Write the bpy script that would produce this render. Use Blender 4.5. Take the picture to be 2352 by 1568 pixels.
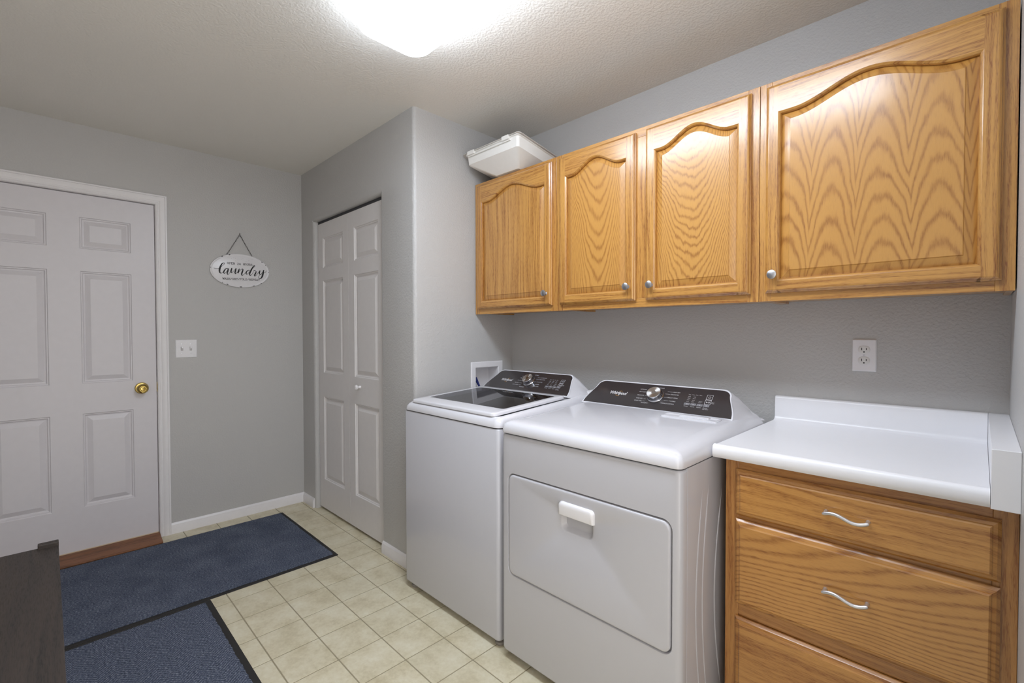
import bpy, bmesh, math, random
from mathutils import Vector, Matrix
random.seed(7)
for o in list(bpy.data.objects): bpy.data.objects.remove(o)
scene = bpy.context.scene
COL = scene.collection
R = math.radians

# ------------------------------------------------------------------ camera
cam_d = bpy.data.cameras.new('camera'); cam = bpy.data.objects.new('camera', cam_d); COL.objects.link(cam)
cam_d.sensor_width = 36.0; cam_d.lens = 36.0 * 1072.6 / 2352.0; cam_d.clip_start = 0.02
yaw, pitch, roll = R(45.106), R(-1.062), R(-0.097)
fw = Vector((-math.sin(yaw)*math.cos(pitch), math.cos(yaw)*math.cos(pitch), math.sin(pitch)))
rt = Vector((math.cos(yaw), math.sin(yaw), 0)); up = rt.cross(fw)
r2 = rt*math.cos(roll) + up*math.sin(roll); u2 = up*math.cos(roll) - rt*math.sin(roll)
m = Matrix((r2, u2, -fw)).transposed().to_4x4(); m.translation = (3.5914, -2.0807, 1.2646)
cam.matrix_world = m
scene.camera = cam

# ------------------------------------------------------------------ world, exposure (the ceiling fixture's own light is in its builder)
w = bpy.data.worlds.new('world'); scene.world = w; w.use_nodes = True
w.node_tree.nodes['Background'].inputs[0].default_value = (1.02, 0.985, 0.95, 1)
w.node_tree.nodes['Background'].inputs[1].default_value = 2.2
LAMP = 17.5
vs = scene.view_settings
vs.view_transform = 'Standard'; vs.look = 'None'; vs.gamma = 1.0; vs.use_curve_mapping = False
vs.exposure = 0.12

# ------------------------------------------------------------------ material helpers
def lin(c):
    def f(v):
        v /= 255.0
        return v/12.92 if v <= 0.04045 else ((v+0.055)/1.055)**2.4
    return (f(c[0]), f(c[1]), f(c[2]), 1.0)

class NT:
    def __init__(s, name):
        s.mat = bpy.data.materials.new(name); s.mat.use_nodes = True
        s.t = s.mat.node_tree; s.b = s.t.nodes['Principled BSDF']
    def put(s, sock, v):
        if isinstance(v, bpy.types.NodeSocket): s.t.links.new(v, sock)
        else: sock.default_value = v
    def m(s, op, a, b=0.0, c=0.0, clamp=False):
        n = s.t.nodes.new('ShaderNodeMath'); n.operation = op; n.use_clamp = clamp
        for i, v in enumerate((a, b, c)): s.put(n.inputs[i], v)
        return n.outputs[0]
    def pos(s):
        return s.t.nodes.new('ShaderNodeNewGeometry').outputs['Position']
    def sep(s, v):
        n = s.t.nodes.new('ShaderNodeSeparateXYZ'); s.put(n.inputs[0], v); return n.outputs
    def comb(s, x, y, z):
        n = s.t.nodes.new('ShaderNodeCombineXYZ')
        for i, v in enumerate((x, y, z)): s.put(n.inputs[i], v)
        return n.outputs[0]
    def noise(s, vec, scale, detail=2.0, rough=0.5, out='Fac'):
        n = s.t.nodes.new('ShaderNodeTexNoise'); s.put(n.inputs['Vector'], vec)
        n.inputs['Scale'].default_value = scale; n.inputs['Detail'].default_value = detail; n.inputs['Roughness'].default_value = rough
        return n.outputs[out]
    def ramp(s, fac, stops):
        n = s.t.nodes.new('ShaderNodeValToRGB'); s.put(n.inputs[0], fac); e = n.color_ramp.elements
        while len(e) > 1: e.remove(e[0])
        e[0].position, e[0].color = stops[0][0], stops[0][1]
        for p, c in stops[1:]:
            k = e.new(p); k.color = c
        return n.outputs[0]
    def mix(s, f, a, b):
        n = s.t.nodes.new('ShaderNodeMix'); n.data_type = 'RGBA'
        s.put(n.inputs[0], f); s.put(n.inputs[6], a); s.put(n.inputs[7], b); return n.outputs[2]
    def rand(s):
        return s.t.nodes.new('ShaderNodeObjectInfo').outputs['Random']
    def bump(s, h, strength, dist):
        n = s.t.nodes.new('ShaderNodeBump'); s.put(n.inputs['Height'], h)
        n.inputs['Strength'].default_value = strength; n.inputs['Distance'].default_value = dist
        s.t.links.new(n.outputs[0], s.b.inputs['Normal'])
    def set(s, **k):
        for a, v in k.items(): s.put(s.b.inputs[a.replace('_', ' ')], v)
        return s.mat

def simple(name, c, rough=0.5, metal=0.0, coat=0.0, spec=0.5, var=0.03, scale=30):
    n = NT(name); col = lin(c)
    f = n.noise(n.pos(), scale, 3)
    dk = tuple(v*(1-var*2) for v in col[:3]) + (1,)
    n.set(Base_Color=n.mix(f, dk, col), Roughness=rough, Metallic=metal, Coat_Weight=coat, Specular_IOR_Level=spec)
    n.b.inputs['Coat Roughness'].default_value = 0.08
    return n.mat

def wallpaint(name, c, scale, strength, dist, rough, thr=(0.35, 0.65), spec=0.5):
    n = NT(name); p = n.pos()
    f = n.noise(p, scale, 4, 0.55)
    k = n.ramp(f, [(thr[0], (0, 0, 0, 1)), (thr[1], (1, 1, 1, 1))])
    big = n.noise(p, 1.5, 2)
    col = lin(c); dk = tuple(v*0.95 for v in col[:3]) + (1,)
    n.set(Base_Color=n.mix(big, dk, col), Roughness=rough, Specular_IOR_Level=spec)
    n.bump(k, strength, dist); return n.mat

OAK_L, OAK_D = (203, 151, 78), (140, 84, 32)
def oak(name, axis='Z', uc=None, F=60.0, K=None, period=None, slope=0.0, jag=0.02, warp=0.03, light=OAK_L, dark=OAK_D, contrast=0.85, rough=0.3, coat=0.75, pw=1.0):
    n = NT(name); x, y, z = n.sep(n.pos())
    u, v = {'Z': (x, z), 'X': (z, x), 'Y': (x, y)}[axis]
    if axis != 'Y': u = n.m('ADD', u, n.m('MULTIPLY', y, 0.8))
    r = n.rand()
    if uc is None:
        u = n.m('ADD', u, n.m('MULTIPLY', r, 3.7)); v = n.m('ADD', v, n.m('MULTIPLY', r, 5.3))
    else:
        u = n.m('SUBTRACT', u, uc - 0.8*0.32)
    low = n.m('SUBTRACT', n.noise(n.comb(n.m('MULTIPLY', u, 3.2), n.m('MULTIPLY', v, 1.4), 3.1), 1.0, 3), 0.5)
    uu = n.m('ADD', u, n.m('MULTIPLY', low, warp))
    jg = n.m('SUBTRACT', n.noise(n.comb(n.m('MULTIPLY', u, 40.0), n.m('MULTIPLY', v, 9.0), 1.7), 1.0, 4, 0.62), 0.5)
    vv = n.m('ADD', v, n.m('MULTIPLY', jg, jag*2))
    if K is not None:
        a = n.m('PINGPONG', uu, period) if period else n.m('ABSOLUTE', uu)
        ph = n.m('MULTIPLY', n.m('ADD', n.m('ADD', vv, n.m('MULTIPLY', low, 0.25)), n.m('MULTIPLY', n.m('MULTIPLY', a, a), K)), F)
        band = n.m('POWER', n.m('MULTIPLY_ADD', n.m('SINE', n.m('MULTIPLY', ph, 6.2832)), 0.5, 0.5), 3.2)
        band = n.m('MULTIPLY', band, n.m('MULTIPLY_ADD', n.noise(n.comb(n.m('MULTIPLY', u, 14.0), n.m('MULTIPLY', v, 6.0), 8.0), 1.0, 2), 1.0, 0.45))
    else:
        ln = n.noise(n.comb(n.m('MULTIPLY', n.m('ADD', uu, n.m('MULTIPLY', jg, 0.004)), F*1.5), n.m('MULTIPLY', v, 2.4), n.m('MULTIPLY', r, 5.0)), 1.0, 4, 0.62)
        band = n.m('MULTIPLY', n.m('SUBTRACT', ln, 0.43, clamp=True), 4.2, clamp=True)
    fine = n.noise(n.comb(n.m('MULTIPLY', u, 650.0), n.m('MULTIPLY', v, 42.0), n.m('MULTIPLY', r, 9.0)), 1.0, 2, 0.6)
    pore = n.m('MULTIPLY', n.m('SUBTRACT', fine, 0.47, clamp=True), 3.6, clamp=True)
    fac = n.m('MULTIPLY', n.m('ADD', n.m('MULTIPLY', band, 0.8), n.m('MULTIPLY', pore, n.m('MULTIPLY_ADD', band, 0.9*pw, 0.4*pw))), contrast, clamp=True)
    tone = n.m('ADD', n.m('MULTIPLY', r, 0.3), n.m('MULTIPLY', n.noise(n.comb(n.m('MULTIPLY', u, 8.0), n.m('MULTIPLY', v, 1.5), 0.0), 1.0, 2), 0.5))
    L = lin(light); L2 = (L[0]*0.86, L[1]*0.78, L[2]*0.68, 1)
    n.set(Base_Color=n.mix(fac, n.mix(tone, L, L2), lin(dark)), Roughness=n.m('MULTIPLY_ADD', pore, 0.15, rough), Coat_Weight=coat)
    n.b.inputs['Coat Roughness'].default_value = 0.17
    n.bump(n.m('MULTIPLY', fac, -1.0), 0.12, 0.0008)
    return n.mat

M = {}
M['wall'] = wallpaint('wall_paint', (191, 189, 187), 105, 0.5, 0.0016, 0.42)
M['ceiling'] = wallpaint('ceiling_paint', (238, 234, 227), 95, 0.4, 0.002, 0.7, (0.4, 0.6))
M['white_trim'] = simple('white_trim_paint', (232, 229, 230), 0.35)
M['door_white'] = simple('door_paint', (218, 214, 217), 0.38)
M['bifold'] = simple('bifold_paint', (226, 222, 221), 0.4)
M['plastic'] = simple('white_plastic', (236, 234, 236), 0.35)
M['slot'] = simple('slot_grey', (178, 174, 172), 0.5)
M['socket'] = simple('socket_plastic', (226, 223, 220), 0.35)
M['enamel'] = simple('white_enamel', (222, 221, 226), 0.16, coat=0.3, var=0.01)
M['enamel_shaded'] = simple('white_enamel_shaded', (196, 195, 200), 0.22, coat=0.3, var=0.01)  # the same white enamel, with shade on the upright faces put into its colour
M['laminate'] = simple('white_laminate', (238, 237, 240), 0.3, var=0.01)
M['sweep'] = simple('sweep_cream', (214, 192, 160), 0.5)
M['black'] = simple('black_gap', (14, 13, 13), 0.7)
M['seam'] = simple('dark_seam', (60, 60, 64), 0.6)
M['panel_black'] = simple('console_black_gloss', (54, 50, 52), 0.14, coat=0.4)
M['print'] = simple('printed_white', (205, 203, 205), 0.5)
M['print_grey'] = simple('printed_grey', (118, 116, 120), 0.4)
M['gold'] = simple('printed_gold', (176, 128, 52), 0.4)
M['chrome'] = simple('chrome', (200, 200, 205), 0.12, 1.0)
M['steel'] = simple('brushed_steel', (190, 188, 186), 0.28, 1.0)
def spun():
    n = NT('spun_steel'); n.set(Base_Color=lin((205, 203, 202)), Metallic=1.0, Roughness=0.3, Anisotropic=0.9)
    t = n.t.nodes.new('ShaderNodeTangent'); t.direction_type = 'RADIAL'; t.axis = 'Z'; n.t.links.new(t.outputs[0], n.b.inputs['Tangent']); return n.mat
M['dial_steel'] = spun()
M['nickel'] = simple('satin_nickel', (216, 216, 220), 0.38, 0.85)
M['knob_metal'] = simple('knob_nickel', (186, 187, 192), 0.32, 1.0)
M['brass'] = simple('polished_brass', (202, 176, 104), 0.2, 1.0)
M['chain'] = simple('dark_chain', (62, 56, 52), 0.45, 0.6)
M['ink'] = simple('black_ink', (30, 28, 29), 0.6)
M['signwhite'] = simple('sign_enamel', (226, 224, 226), 0.25)
M['faint'] = simple('faint_scuffs', (196, 194, 198), 0.5)
M['rubber'] = simple('mat_rubber', (38, 36, 35), 0.7)
M['blue'] = simple('blue_valve', (28, 42, 110), 0.35)
M['litter'] = simple('white_box_plastic', (240, 237, 232), 0.35)
M['clear'] = simple('frosted_lid', (196, 190, 184), 0.25)
M['drum'] = simple('tub_grey', (150, 152, 156), 0.3)
M['foot'] = simple('foot_grey', (140, 134, 128), 0.5)
M['grout'] = simple('vinyl_grout', (160, 150, 124), 0.55)
M['oak_v'] = oak('oak_vertical', 'Z', F=85, warp=0.05, slope=0.03)
M['oak_h'] = oak('oak_horizontal', 'X', F=85, warp=0.05, slope=0.03)
M['oak_side'] = oak('oak_side', 'Z', F=55, warp=0.07, contrast=0.6)
M['panel1'] = oak('oak_panel_straight', 'Z', uc=1.82, F=75, warp=0.06, contrast=0.75)
M['panel2'] = oak('oak_panel_vee', 'Z', uc=2.36, F=15, K=-34.0, jag=0.022, warp=0.13, contrast=0.58, pw=0.8)
M['panel3'] = oak('oak_panel_swirl', 'Z', uc=2.79, F=27, K=-17.0, jag=0.026, warp=0.15, contrast=0.64, pw=0.7)
M['panel4'] = oak('oak_panel_cathedral', 'Z', uc=3.12, F=12.5, K=44.0, period=0.066, jag=0.036, warp=0.08, contrast=0.66, pw=0.5)
M['drawer1'] = oak('oak_drawer_a', 'X', F=42, warp=0.12, contrast=0.85, light=(198, 144, 76))
M['drawer2'] = oak('oak_drawer_b', 'X', uc=0.50, F=8, K=24.0, jag=0.05, warp=0.12, contrast=0.7, light=(198, 144, 76))
M['drawer3'] = oak('oak_drawer_c', 'X', F=48, warp=0.12, contrast=0.85, light=(198, 144, 76))
M['oak_base_v'] = oak('oak_base_vertical', 'Z', F=70, warp=0.06, light=(190, 136, 72))
M['oak_base_h'] = oak('oak_base_horizontal', 'X', F=70, warp=0.06, light=(186, 132, 70))
M['dark_wood'] = oak('dark_stained_wood', 'X', F=70, warp=0.06, light=(58, 50, 46), dark=(36, 31, 29), contrast=0.8, rough=0.55, coat=0.0)

def vinyl():
    n = NT('vinyl_tile'); p = n.pos()
    a = n.noise(p, 9, 4, 0.6); b = n.noise(p, 60, 4, 0.65)
    f = n.m('ADD', n.m('MULTIPLY', a, 0.65), n.m('MULTIPLY', b, 0.35))
    col = n.ramp(f, [(0.34, lin((192, 180, 148))), (0.5, lin((214, 204, 176))), (0.66, lin((226, 219, 196)))])
    sp = n.m('GREATER_THAN', n.noise(p, 170, 2), 0.735)
    r = n.rand()
    col = n.mix(n.m('MULTIPLY', sp, 0.35), col, lin((140, 130, 112)))
    col = n.mix(n.m('MULTIPLY', r, 0.18), col, lin((196, 190, 166)))
    n.set(Base_Color=col, Roughness=n.m('MULTIPLY_ADD', b, 0.2, 0.28)); n.bump(b, 0.12, 0.001); return n.mat
M['vinyl'] = vinyl()

def carpet(name, chevron):
    n = NT(name); p = n.pos(); x, y, z = n.sep(p)
    nz = n.noise(n.comb(n.m('MULTIPLY', x, 240), n.m('MULTIPLY', y, 130), 0.0), 1.0, 3, 0.7)
    big = n.noise(p, 7, 2)
    h = nz
    if chevron:
        pp = n.m('PINGPONG', n.m('ADD', y, 10.0), 0.055)
        st = n.m('MULTIPLY_ADD', n.m('SINE', n.m('MULTIPLY', n.m('ADD', n.m('ADD', x, n.m('MULTIPLY', big, 0.02)), n.m('MULTIPLY', pp, 0.9)), 6.2832/0.0135)), 0.5, 0.5)
        h = n.m('ADD', n.m('MULTIPLY', nz, 0.7), n.m('MULTIPLY', st, 0.3))
        fac = n.m('ADD', n.m('MULTIPLY', nz, 0.9), n.m('MULTIPLY', st, 0.10))
    else:
        fac = n.m('ADD', n.m('MULTIPLY', nz, 0.85), n.m('MULTIPLY', big, 0.15))
    col = n.ramp(fac, [(0.32, lin((52, 56, 66))), (0.5, lin((84, 92, 111))), (0.68, lin((148, 153, 164)))])
    n.set(Base_Color=col, Roughness=0.95, Specular_IOR_Level=0.15); n.bump(h, 0.9, 0.006); return n.mat
M['carpet'] = carpet('mat_carpet_rib', False)
M['carpet2'] = carpet('mat_carpet_chevron', True)

def emitter(name, k):
    n = NT(name); n.set(Base_Color=(0.9, 0.9, 0.9, 1), Emission_Color=(0.875, 0.985, 1.13, 1), Emission_Strength=LAMP*k, Roughness=0.4); return n.mat
M['diffuser'] = emitter('fixture_diffuser', 1.0)
M['diffuser_rim'] = emitter('fixture_diffuser_rim', 0.9)

def smoke_glass():
    n = NT('smoked_lid_glass'); t = n.t
    tr = t.nodes.new('ShaderNodeBsdfTransparent'); tr.inputs[0].default_value = (0.6, 0.61, 0.625, 1)
    gl = t.nodes.new('ShaderNodeBsdfGlossy'); gl.inputs['Roughness'].default_value = 0.03; gl.inputs[0].default_value = (0.9, 0.9, 0.92, 1)
    fr = t.nodes.new('ShaderNodeFresnel'); fr.inputs[0].default_value = 1.55
    mx = t.nodes.new('ShaderNodeMixShader'); t.links.new(fr.outputs[0], mx.inputs[0]); t.links.new(tr.outputs[0], mx.inputs[1]); t.links.new(gl.outputs[0], mx.inputs[2])
    t.links.new(mx.outputs[0], t.nodes['Material Output'].inputs[0]); return n.mat
M['smoke'] = smoke_glass()

# ------------------------------------------------------------------ mesh helpers (all shapes are given in metres in the room)
def wloc(o):
    v = Vector((0, 0, 0))
    while o is not None: v += o.location; o = o.parent
    return v

class MB:
    def __init__(s): s.v = []; s.f = []; s.mi = []
    def add(s, vs, fs, mi=0):
        b = len(s.v); s.v += [tuple(p) for p in vs]; s.f += [tuple(b+i for i in f) for f in fs]; s.mi += [mi]*len(fs); return s
    def box(s, x0, x1, y0, y1, z0, z1, mi=0):
        return s.add([(x0,y0,z0),(x1,y0,z0),(x1,y1,z0),(x0,y1,z0),(x0,y0,z1),(x1,y0,z1),(x1,y1,z1),(x0,y1,z1)],
                     [(3,2,1,0),(4,5,6,7),(0,1,5,4),(1,2,6,5),(2,3,7,6),(3,0,4,7)], mi)
    def loft(s, loops, cap0=True, cap1=True, closed=True, mi=0):
        n = len(loops[0]); vs = [p for l in loops for p in l]; fs = []
        for k in range(len(loops)-1):
            for i in range(n if closed else n-1):
                j = (i+1) % n; fs.append((k*n+i, k*n+j, (k+1)*n+j, (k+1)*n+i))
        if cap0: fs.append(tuple(range(n-1, -1, -1)))
        if cap1: fs.append(tuple((len(loops)-1)*n+i for i in range(n)))
        return s.add(vs, fs, mi)
    def lathe(s, c, axis, prof, n=24, mi=0):
        a = Vector(axis).normalized(); t = Vector((0, 0, 1)) if abs(a.z) < 0.9 else Vector((1, 0, 0))
        p = a.cross(t).normalized(); q = a.cross(p); c = Vector(c)
        loops = [[c + a*h + (p*math.cos(2*math.pi*i/n) + q*math.sin(2*math.pi*i/n))*max(r, 1e-4) for i in range(n)] for r, h in prof]
        return s.loft(loops, mi=mi)
    def tube(s, pts, rad, n=10, closed=False, mi=0):
        pts = [Vector(p) for p in pts]; loops = []; N = len(pts); q = None
        for i, p in enumerate(pts):
            a = pts[(i+1) % N] - pts[i-1] if closed else pts[min(i+1, N-1)] - pts[max(i-1, 0)]
            a.normalize()
            if q is None:
                t = Vector((0, 0, 1)) if abs(a.z) < 0.9 else Vector((1, 0, 0)); q = a.cross(t).normalized()
            else: q = (q - a*q.dot(a)).normalized()
            b = a.cross(q); r = rad[i] if isinstance(rad, (list, tuple)) else rad
            loops.append([p + (q*math.cos(2*math.pi*k/n) + b*math.sin(2*math.pi*k/n))*r for k in range(n)])
        if closed:
            loops.append(loops[0]); return s.loft(loops, False, False, mi=mi)
        return s.loft(loops, mi=mi)
    def build(s, name, mats, parent=None, smooth=True, bevel=0, ang=35, recalc=True):
        o0 = wloc(parent)
        me = bpy.data.meshes.new(name); me.from_pydata([tuple(Vector(p)-o0) for p in s.v], [], s.f); me.update()
        if not isinstance(mats, (list, tuple)): mats = [mats]
        for k in mats: me.materials.append(M[k] if isinstance(k, str) else k)
        for p, i in zip(me.polygons, s.mi): p.material_index = i
        if recalc:
            bm = bmesh.new(); bm.from_mesh(me); bmesh.ops.remove_doubles(bm, verts=bm.verts, dist=1e-6)
            bmesh.ops.recalc_face_normals(bm, faces=bm.faces); bm.to_mesh(me); bm.free()
        if smooth: me.shade_smooth(); me.set_sharp_from_angle(angle=R(ang))
        o = bpy.data.objects.new(name, me); COL.objects.link(o); o.parent = parent
        if bevel:
            b = o.modifiers.new('bevel', 'BEVEL'); b.width = bevel; b.segments = 2; b.limit_method = 'ANGLE'; b.angle_limit = R(40)
            b.harden_normals = False
        return o

def rrect(cx, cy, hx, hy, r, n=5):
    r = max(min(r, hx-1e-4, hy-1e-4), 1e-4); out = []
    for sx, sy, a0 in ((1, 1, 0), (-1, 1, 90), (-1, -1, 180), (1, -1, 270)):
        for k in range(n+1):
            a = R(a0 + 90*k/n); out.append((cx + sx*(hx-r) + r*math.cos(a), cy + sy*(hy-r) + r*math.sin(a)))
    return out
def XY(l, z): return [(a, b, z) for a, b in l]
def XZ(l, y): return [(a, y, b) for a, b in l]
def YZ(l, x): return [(x, a, b) for a, b in l]

def tag(o, label=None, cat=None, group=None, kind=None):
    for k, v in (('label', label), ('category', cat), ('group', group), ('kind', kind)):
        if v: o[k] = v
    return o
def thing(name, loc, label, cat, group=None, kind=None):
    o = bpy.data.objects.new(name, None); COL.objects.link(o); o.location = loc; o.empty_display_size = 0.1
    return tag(o, label, cat, group, kind)

def text_mesh(body, size, x0, org, ux, uy, mb, width=None, shear=0.0, bold=0.0, space=1.0, mi=0):
    """flat lettering laid on a plane: org is the baseline start, ux and uy the plane's axes"""
    cu = bpy.data.curves.new('lettering_curve', 'FONT'); cu.body = body; cu.size = size; cu.shear = shear; cu.offset = bold; cu.space_character = space; cu.resolution_u = 3
    ob = bpy.data.objects.new('lettering_tmp', cu); COL.objects.link(ob)
    bpy.context.view_layer.update()
    me = bpy.data.meshes.new_from_object(ob.evaluated_get(bpy.context.evaluated_depsgraph_get()))
    vs = [v.co.copy() for v in me.vertices]; fs = [tuple(p.vertices) for p in me.polygons]
    bpy.data.objects.remove(ob); bpy.data.curves.remove(cu); bpy.data.meshes.remove(me)
    if not vs: return
    xm = max(v.x for v in vs); xn = min(v.x for v in vs); k = (width/(xm-xn)) if width else 1.0
    org, ux, uy = Vector(org), Vector(ux), Vector(uy)
    mb.add([org + ux*((v.x-xn)*k + x0) + uy*v.y for v in vs], fs, mi)

# ================================================================== the room
H, D, XB, XR = 2.44, 0.72, 1.505, 3.656
YB, XE = -2.85, 4.05          # wall behind the table; beyond XE the room is open to the rest of the house
fl = MB().box(-0.12, XE, YB, 0.0, -0.08, -0.0015).build('floor', 'grout', smooth=False); tag(fl, kind='structure')
GX0, GP, GY0, GQ, GAP = 0.5605, 0.18425, -0.7465, 0.1835, 0.0050
tm = MB().loft([XY(rrect(0, 0, (GP-GAP)/2, (GQ-GAP)/2, 0.001, 1), -0.0015), XY(rrect(0, 0, (GP-GAP)/2, (GQ-GAP)/2, 0.001, 1), -0.0006), XY(rrect(0, 0, (GP-GAP)/2-0.0012, (GQ-GAP)/2-0.0012, 0.001, 1), 0.0)], cap0=False).build('tile', 'vinyl', smooth=False)
tmesh = tm.data; first = True; cnt = 0
def slab(x0, x1, y0, y1):
    return MB().loft([XY([(x0,y0),(x1,y0),(x1,y1),(x0,y1)], -0.0015), XY([(x0,y0),(x1,y0),(x1,y1),(x0,y1)], 0.0)], cap0=False)
for j in range(-1, 11):
    yc = GY0 - GQ*(j+0.5)
    for i in range(-4, 22):
        x0 = GX0 + GP*i; x1 = x0 + GP
        if x1 < 0.0 or x0 > 3.95 or yc < YB + 0.12: continue
        if j == -1 and 0.0 < x0 and x1 > 3.1: continue
        if x0 < 0:
            o = slab(0.0, x1-GAP/2, yc-GQ/2+GAP/2, yc+GQ/2-GAP/2).build('tile', 'vinyl', fl, smooth=False); cnt += 1; continue
        if first: o = tm; first = False
        else: o = bpy.data.objects.new('tile', tmesh); COL.objects.link(o)
        o.location = (x0+GP/2, yc, 0); o.parent = fl; cnt += 1
tag(MB().box(-0.12, XE, YB, 0.1, H, H+0.06).build('ceiling', 'ceiling', smooth=False), kind='structure')

# door wall (far left)
DY0, DY1, DZ = -2.530, -1.597, 2.058
wl = MB().box(-0.12, 0, DY1, 0.0, -0.08, H).box(-0.12, 0, YB, DY0, -0.08, H).box(-0.12, 0, DY0, DY1, DZ, H)
tag(wl.build('wall_left', 'wall', smooth=False), kind='structure')
tag(MB().box(-0.12, XE, 0.0, 0.1, -0.08, H).build('wall_back', 'wall', smooth=False), kind='structure')
tag(MB().box(-0.12, XE, YB-0.1, YB, -0.08, H).build('wall_front', 'wall', smooth=False), kind='structure')
def arc(cx, cy, r, a0, a1, n=6): return [(cx + r*math.cos(R(a0+(a1-a0)*k/n)), cy + r*math.sin(R(a0+(a1-a0)*k/n))) for k in range(n+1)]
rb = 0.02
mb = MB()
pl = [(XR, 0.0)] + arc(XR+rb, -1.25+rb, rb, 180, 270) + [(XE, -1.25), (XE, 0.0)]
mb.loft([XY(pl, -0.08), XY(pl, H)])
tag(mb.build('wall_right', 'wall'), kind='structure')
# closet: front wall with the bifold opening, pier with a rounded outer corner, side wall with the hose box recess
OX0, OX1, OZ = 0.218, 1.160, 2.060
mb = MB()
pl = [(0.0, -D)] + arc(OX0-rb, -D+rb, rb, -90, 0) + [(OX0, -D+0.11), (0.0, -D+0.11)]
mb.loft([XY(pl, -0.08), XY(pl, OZ)])
pl = arc(OX1+rb, -D+rb, rb, 180, 270) + arc(XB-rb, -D+rb, rb, -90, 0) + [(XB, -D+0.11), (OX1, -D+0.11)]
mb.loft([XY(pl, -0.08), XY(pl, OZ)])
pl = [(0.0, -D)] + arc(XB-rb, -D+rb, rb, -90, 0) + [(XB, -D+0.11), (0.0, -D+0.11)]
mb.loft([XY(pl, OZ+rb), XY(pl, H)])
pl = arc(-D+rb, OZ+rb, rb, 180, 270) + [(-D+0.11, OZ), (-D+0.11, OZ+rb)]
mb.loft([YZ(pl, OX0-rb), YZ(pl, OX1+rb)])
mb.box(0.0, OX0-rb, -D, -D+0.11, OZ, OZ+rb)
pl = [(OX1+rb, -D)] + arc(XB-rb, -D+rb, rb, -90, 0) + [(XB, -D+0.11), (OX1+rb, -D+0.11)]
mb.loft([XY(pl, OZ), XY(pl, OZ+rb)])
tag(mb.build('wall_closet', 'wall'), kind='structure')
BY0, BY1, BZ0, BZ1 = -0.306, -0.124, 0.885, 1.060      # hose box hole
mb = MB().box(XB-0.1, XB, -D+0.11, BY0, -0.08, H).box(XB-0.1, XB, BY1, 0.0, -0.08, H).box(XB-0.1, XB, BY0, BY1, -0.08, BZ0).box(XB-0.1, XB, BY0, BY1, BZ1, H)
tag(mb.build('wall_closet_side', 'wall', smooth=False), kind='structure')

# baseboards
def bboard(name, pts, nrm):
    mb = MB(); (x0, y0), (x1, y1) = pts; nx, ny = nrm
    prof = [(0, 0), (0.013, 0), (0.013, 0.045), (0.010, 0.052), (0.010, 0.056), (0.006, 0.064), (0.003, 0.068), (0, 0.068)]
    mb.loft([[(x0+nx*p, y0+ny*p, z) for p, z in prof], [(x1+nx*p, y1+ny*p, z) for p, z in prof]])
    return tag(mb.build(name, 'white_trim', ang=25), kind='structure')
bboard('baseboard_left', ((0, -1.541), (0, -D)), (1, 0))
bboard('baseboard_closet', ((0.013, -D), (0.196, -D)), (0, -1))
bboard('baseboard_pier', ((OX1+0.012, -D), (XB-0.004, -D)), (0, -1))

# door casing (mitred profile), jamb
mb = MB(); prof = [(0.0, 0.0), (0.0, 0.010), (0.006, 0.013), (0.010, 0.013), (0.013, 0.010), (0.018, 0.0105), (0.026, 0.015), (0.036, 0.0175), (0.045, 0.0175), (0.047, 0.0145), (0.049, 0.0165), (0.056, 0.0165), (0.058, 0.0)]
ci = 0.001
loops = []
for wd, p in prof:
    loops.append([(p, DY1-ci+wd, 0.0), (p, DY1-ci+wd, DZ-ci+wd), (p, DY0+ci-wd, DZ-ci+wd), (p, DY0+ci-wd, 0.0)])
mb.loft(loops, False, False, closed=False)
mb.build('trim_1', 'white_trim', ang=20)['kind'] = 'structure'
mb = MB().box(-0.118, 0.0, DY1-0.0025, DY1, 0.0, DZ).box(-0.118, 0.0, DY0, DY0+0.0025, 0.0, DZ).box(-0.118, 0.0, DY0+0.0025, DY1-0.0025, DZ-0.0025, DZ)
mb.box(-0.075, -0.056, DY1-0.014, DY1-0.0025, 0.03, DZ-0.0025).box(-0.075, -0.056, DY0+0.0025, DY0+0.014, 0.03, DZ-0.0025).box(-0.075, -0.056, DY0+0.014, DY1-0.014, DZ-0.014, DZ-0.0025)
jm = mb.build('trim_2', 'white_trim', smooth=False); jm['kind'] = 'structure'
MB().box(-0.030, -0.004, DY1-0.0035, DY1-0.0024, 0.905, 0.965).box(-0.004, 0.003, DY1-0.0035, DY1-0.0024, 0.917, 0.953).build('strike_plate', 'brass', jm, smooth=False)
# entry door: slab with six moulded panels
d1 = thing('door_1', (-0.03, (DY0+DY1)/2, 0.0), None, None, kind='structure')
SY0, SY1, SZ0, SZ1 = DY0+0.006, DY1-0.0065, 0.033, DZ-0.0075
FX = -0.008                                            # room face of the door
cols = [(-1.942, -1.716), (-2.300, -2.074)]; rows = [(0.275, 0.808), (0.980, 1.618), (1.745, 1.923)]
mb = MB()
ys = sorted({SY0, SY1, *[v for c in cols for v in c]}); zs = sorted({SZ0, SZ1, *[v for c in rows for v in c]})
for i in range(len(ys)-1):
    for j in range(len(zs)-1):
        if (ys[i], ys[i+1]) in [tuple(sorted(c)) for c in cols] and (zs[j], zs[j+1]) in rows: continue
        mb.add([(FX, ys[i], zs[j]), (FX, ys[i+1], zs[j]), (FX, ys[i+1], zs[j+1]), (FX, ys[i], zs[j+1])], [(0, 1, 2, 3)])
bx = FX-0.04
mb.add([(bx, SY0, SZ0), (bx, SY1, SZ0), (bx, SY1, SZ1), (bx, SY0, SZ1), (FX, SY0, SZ0), (FX, SY1, SZ0), (FX, SY1, SZ1), (FX, SY0, SZ1)], [(0, 3, 2, 1), (0, 1, 5, 4), (1, 2, 6, 5), (2, 3, 7, 6), (3, 0, 4, 7)])
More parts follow.
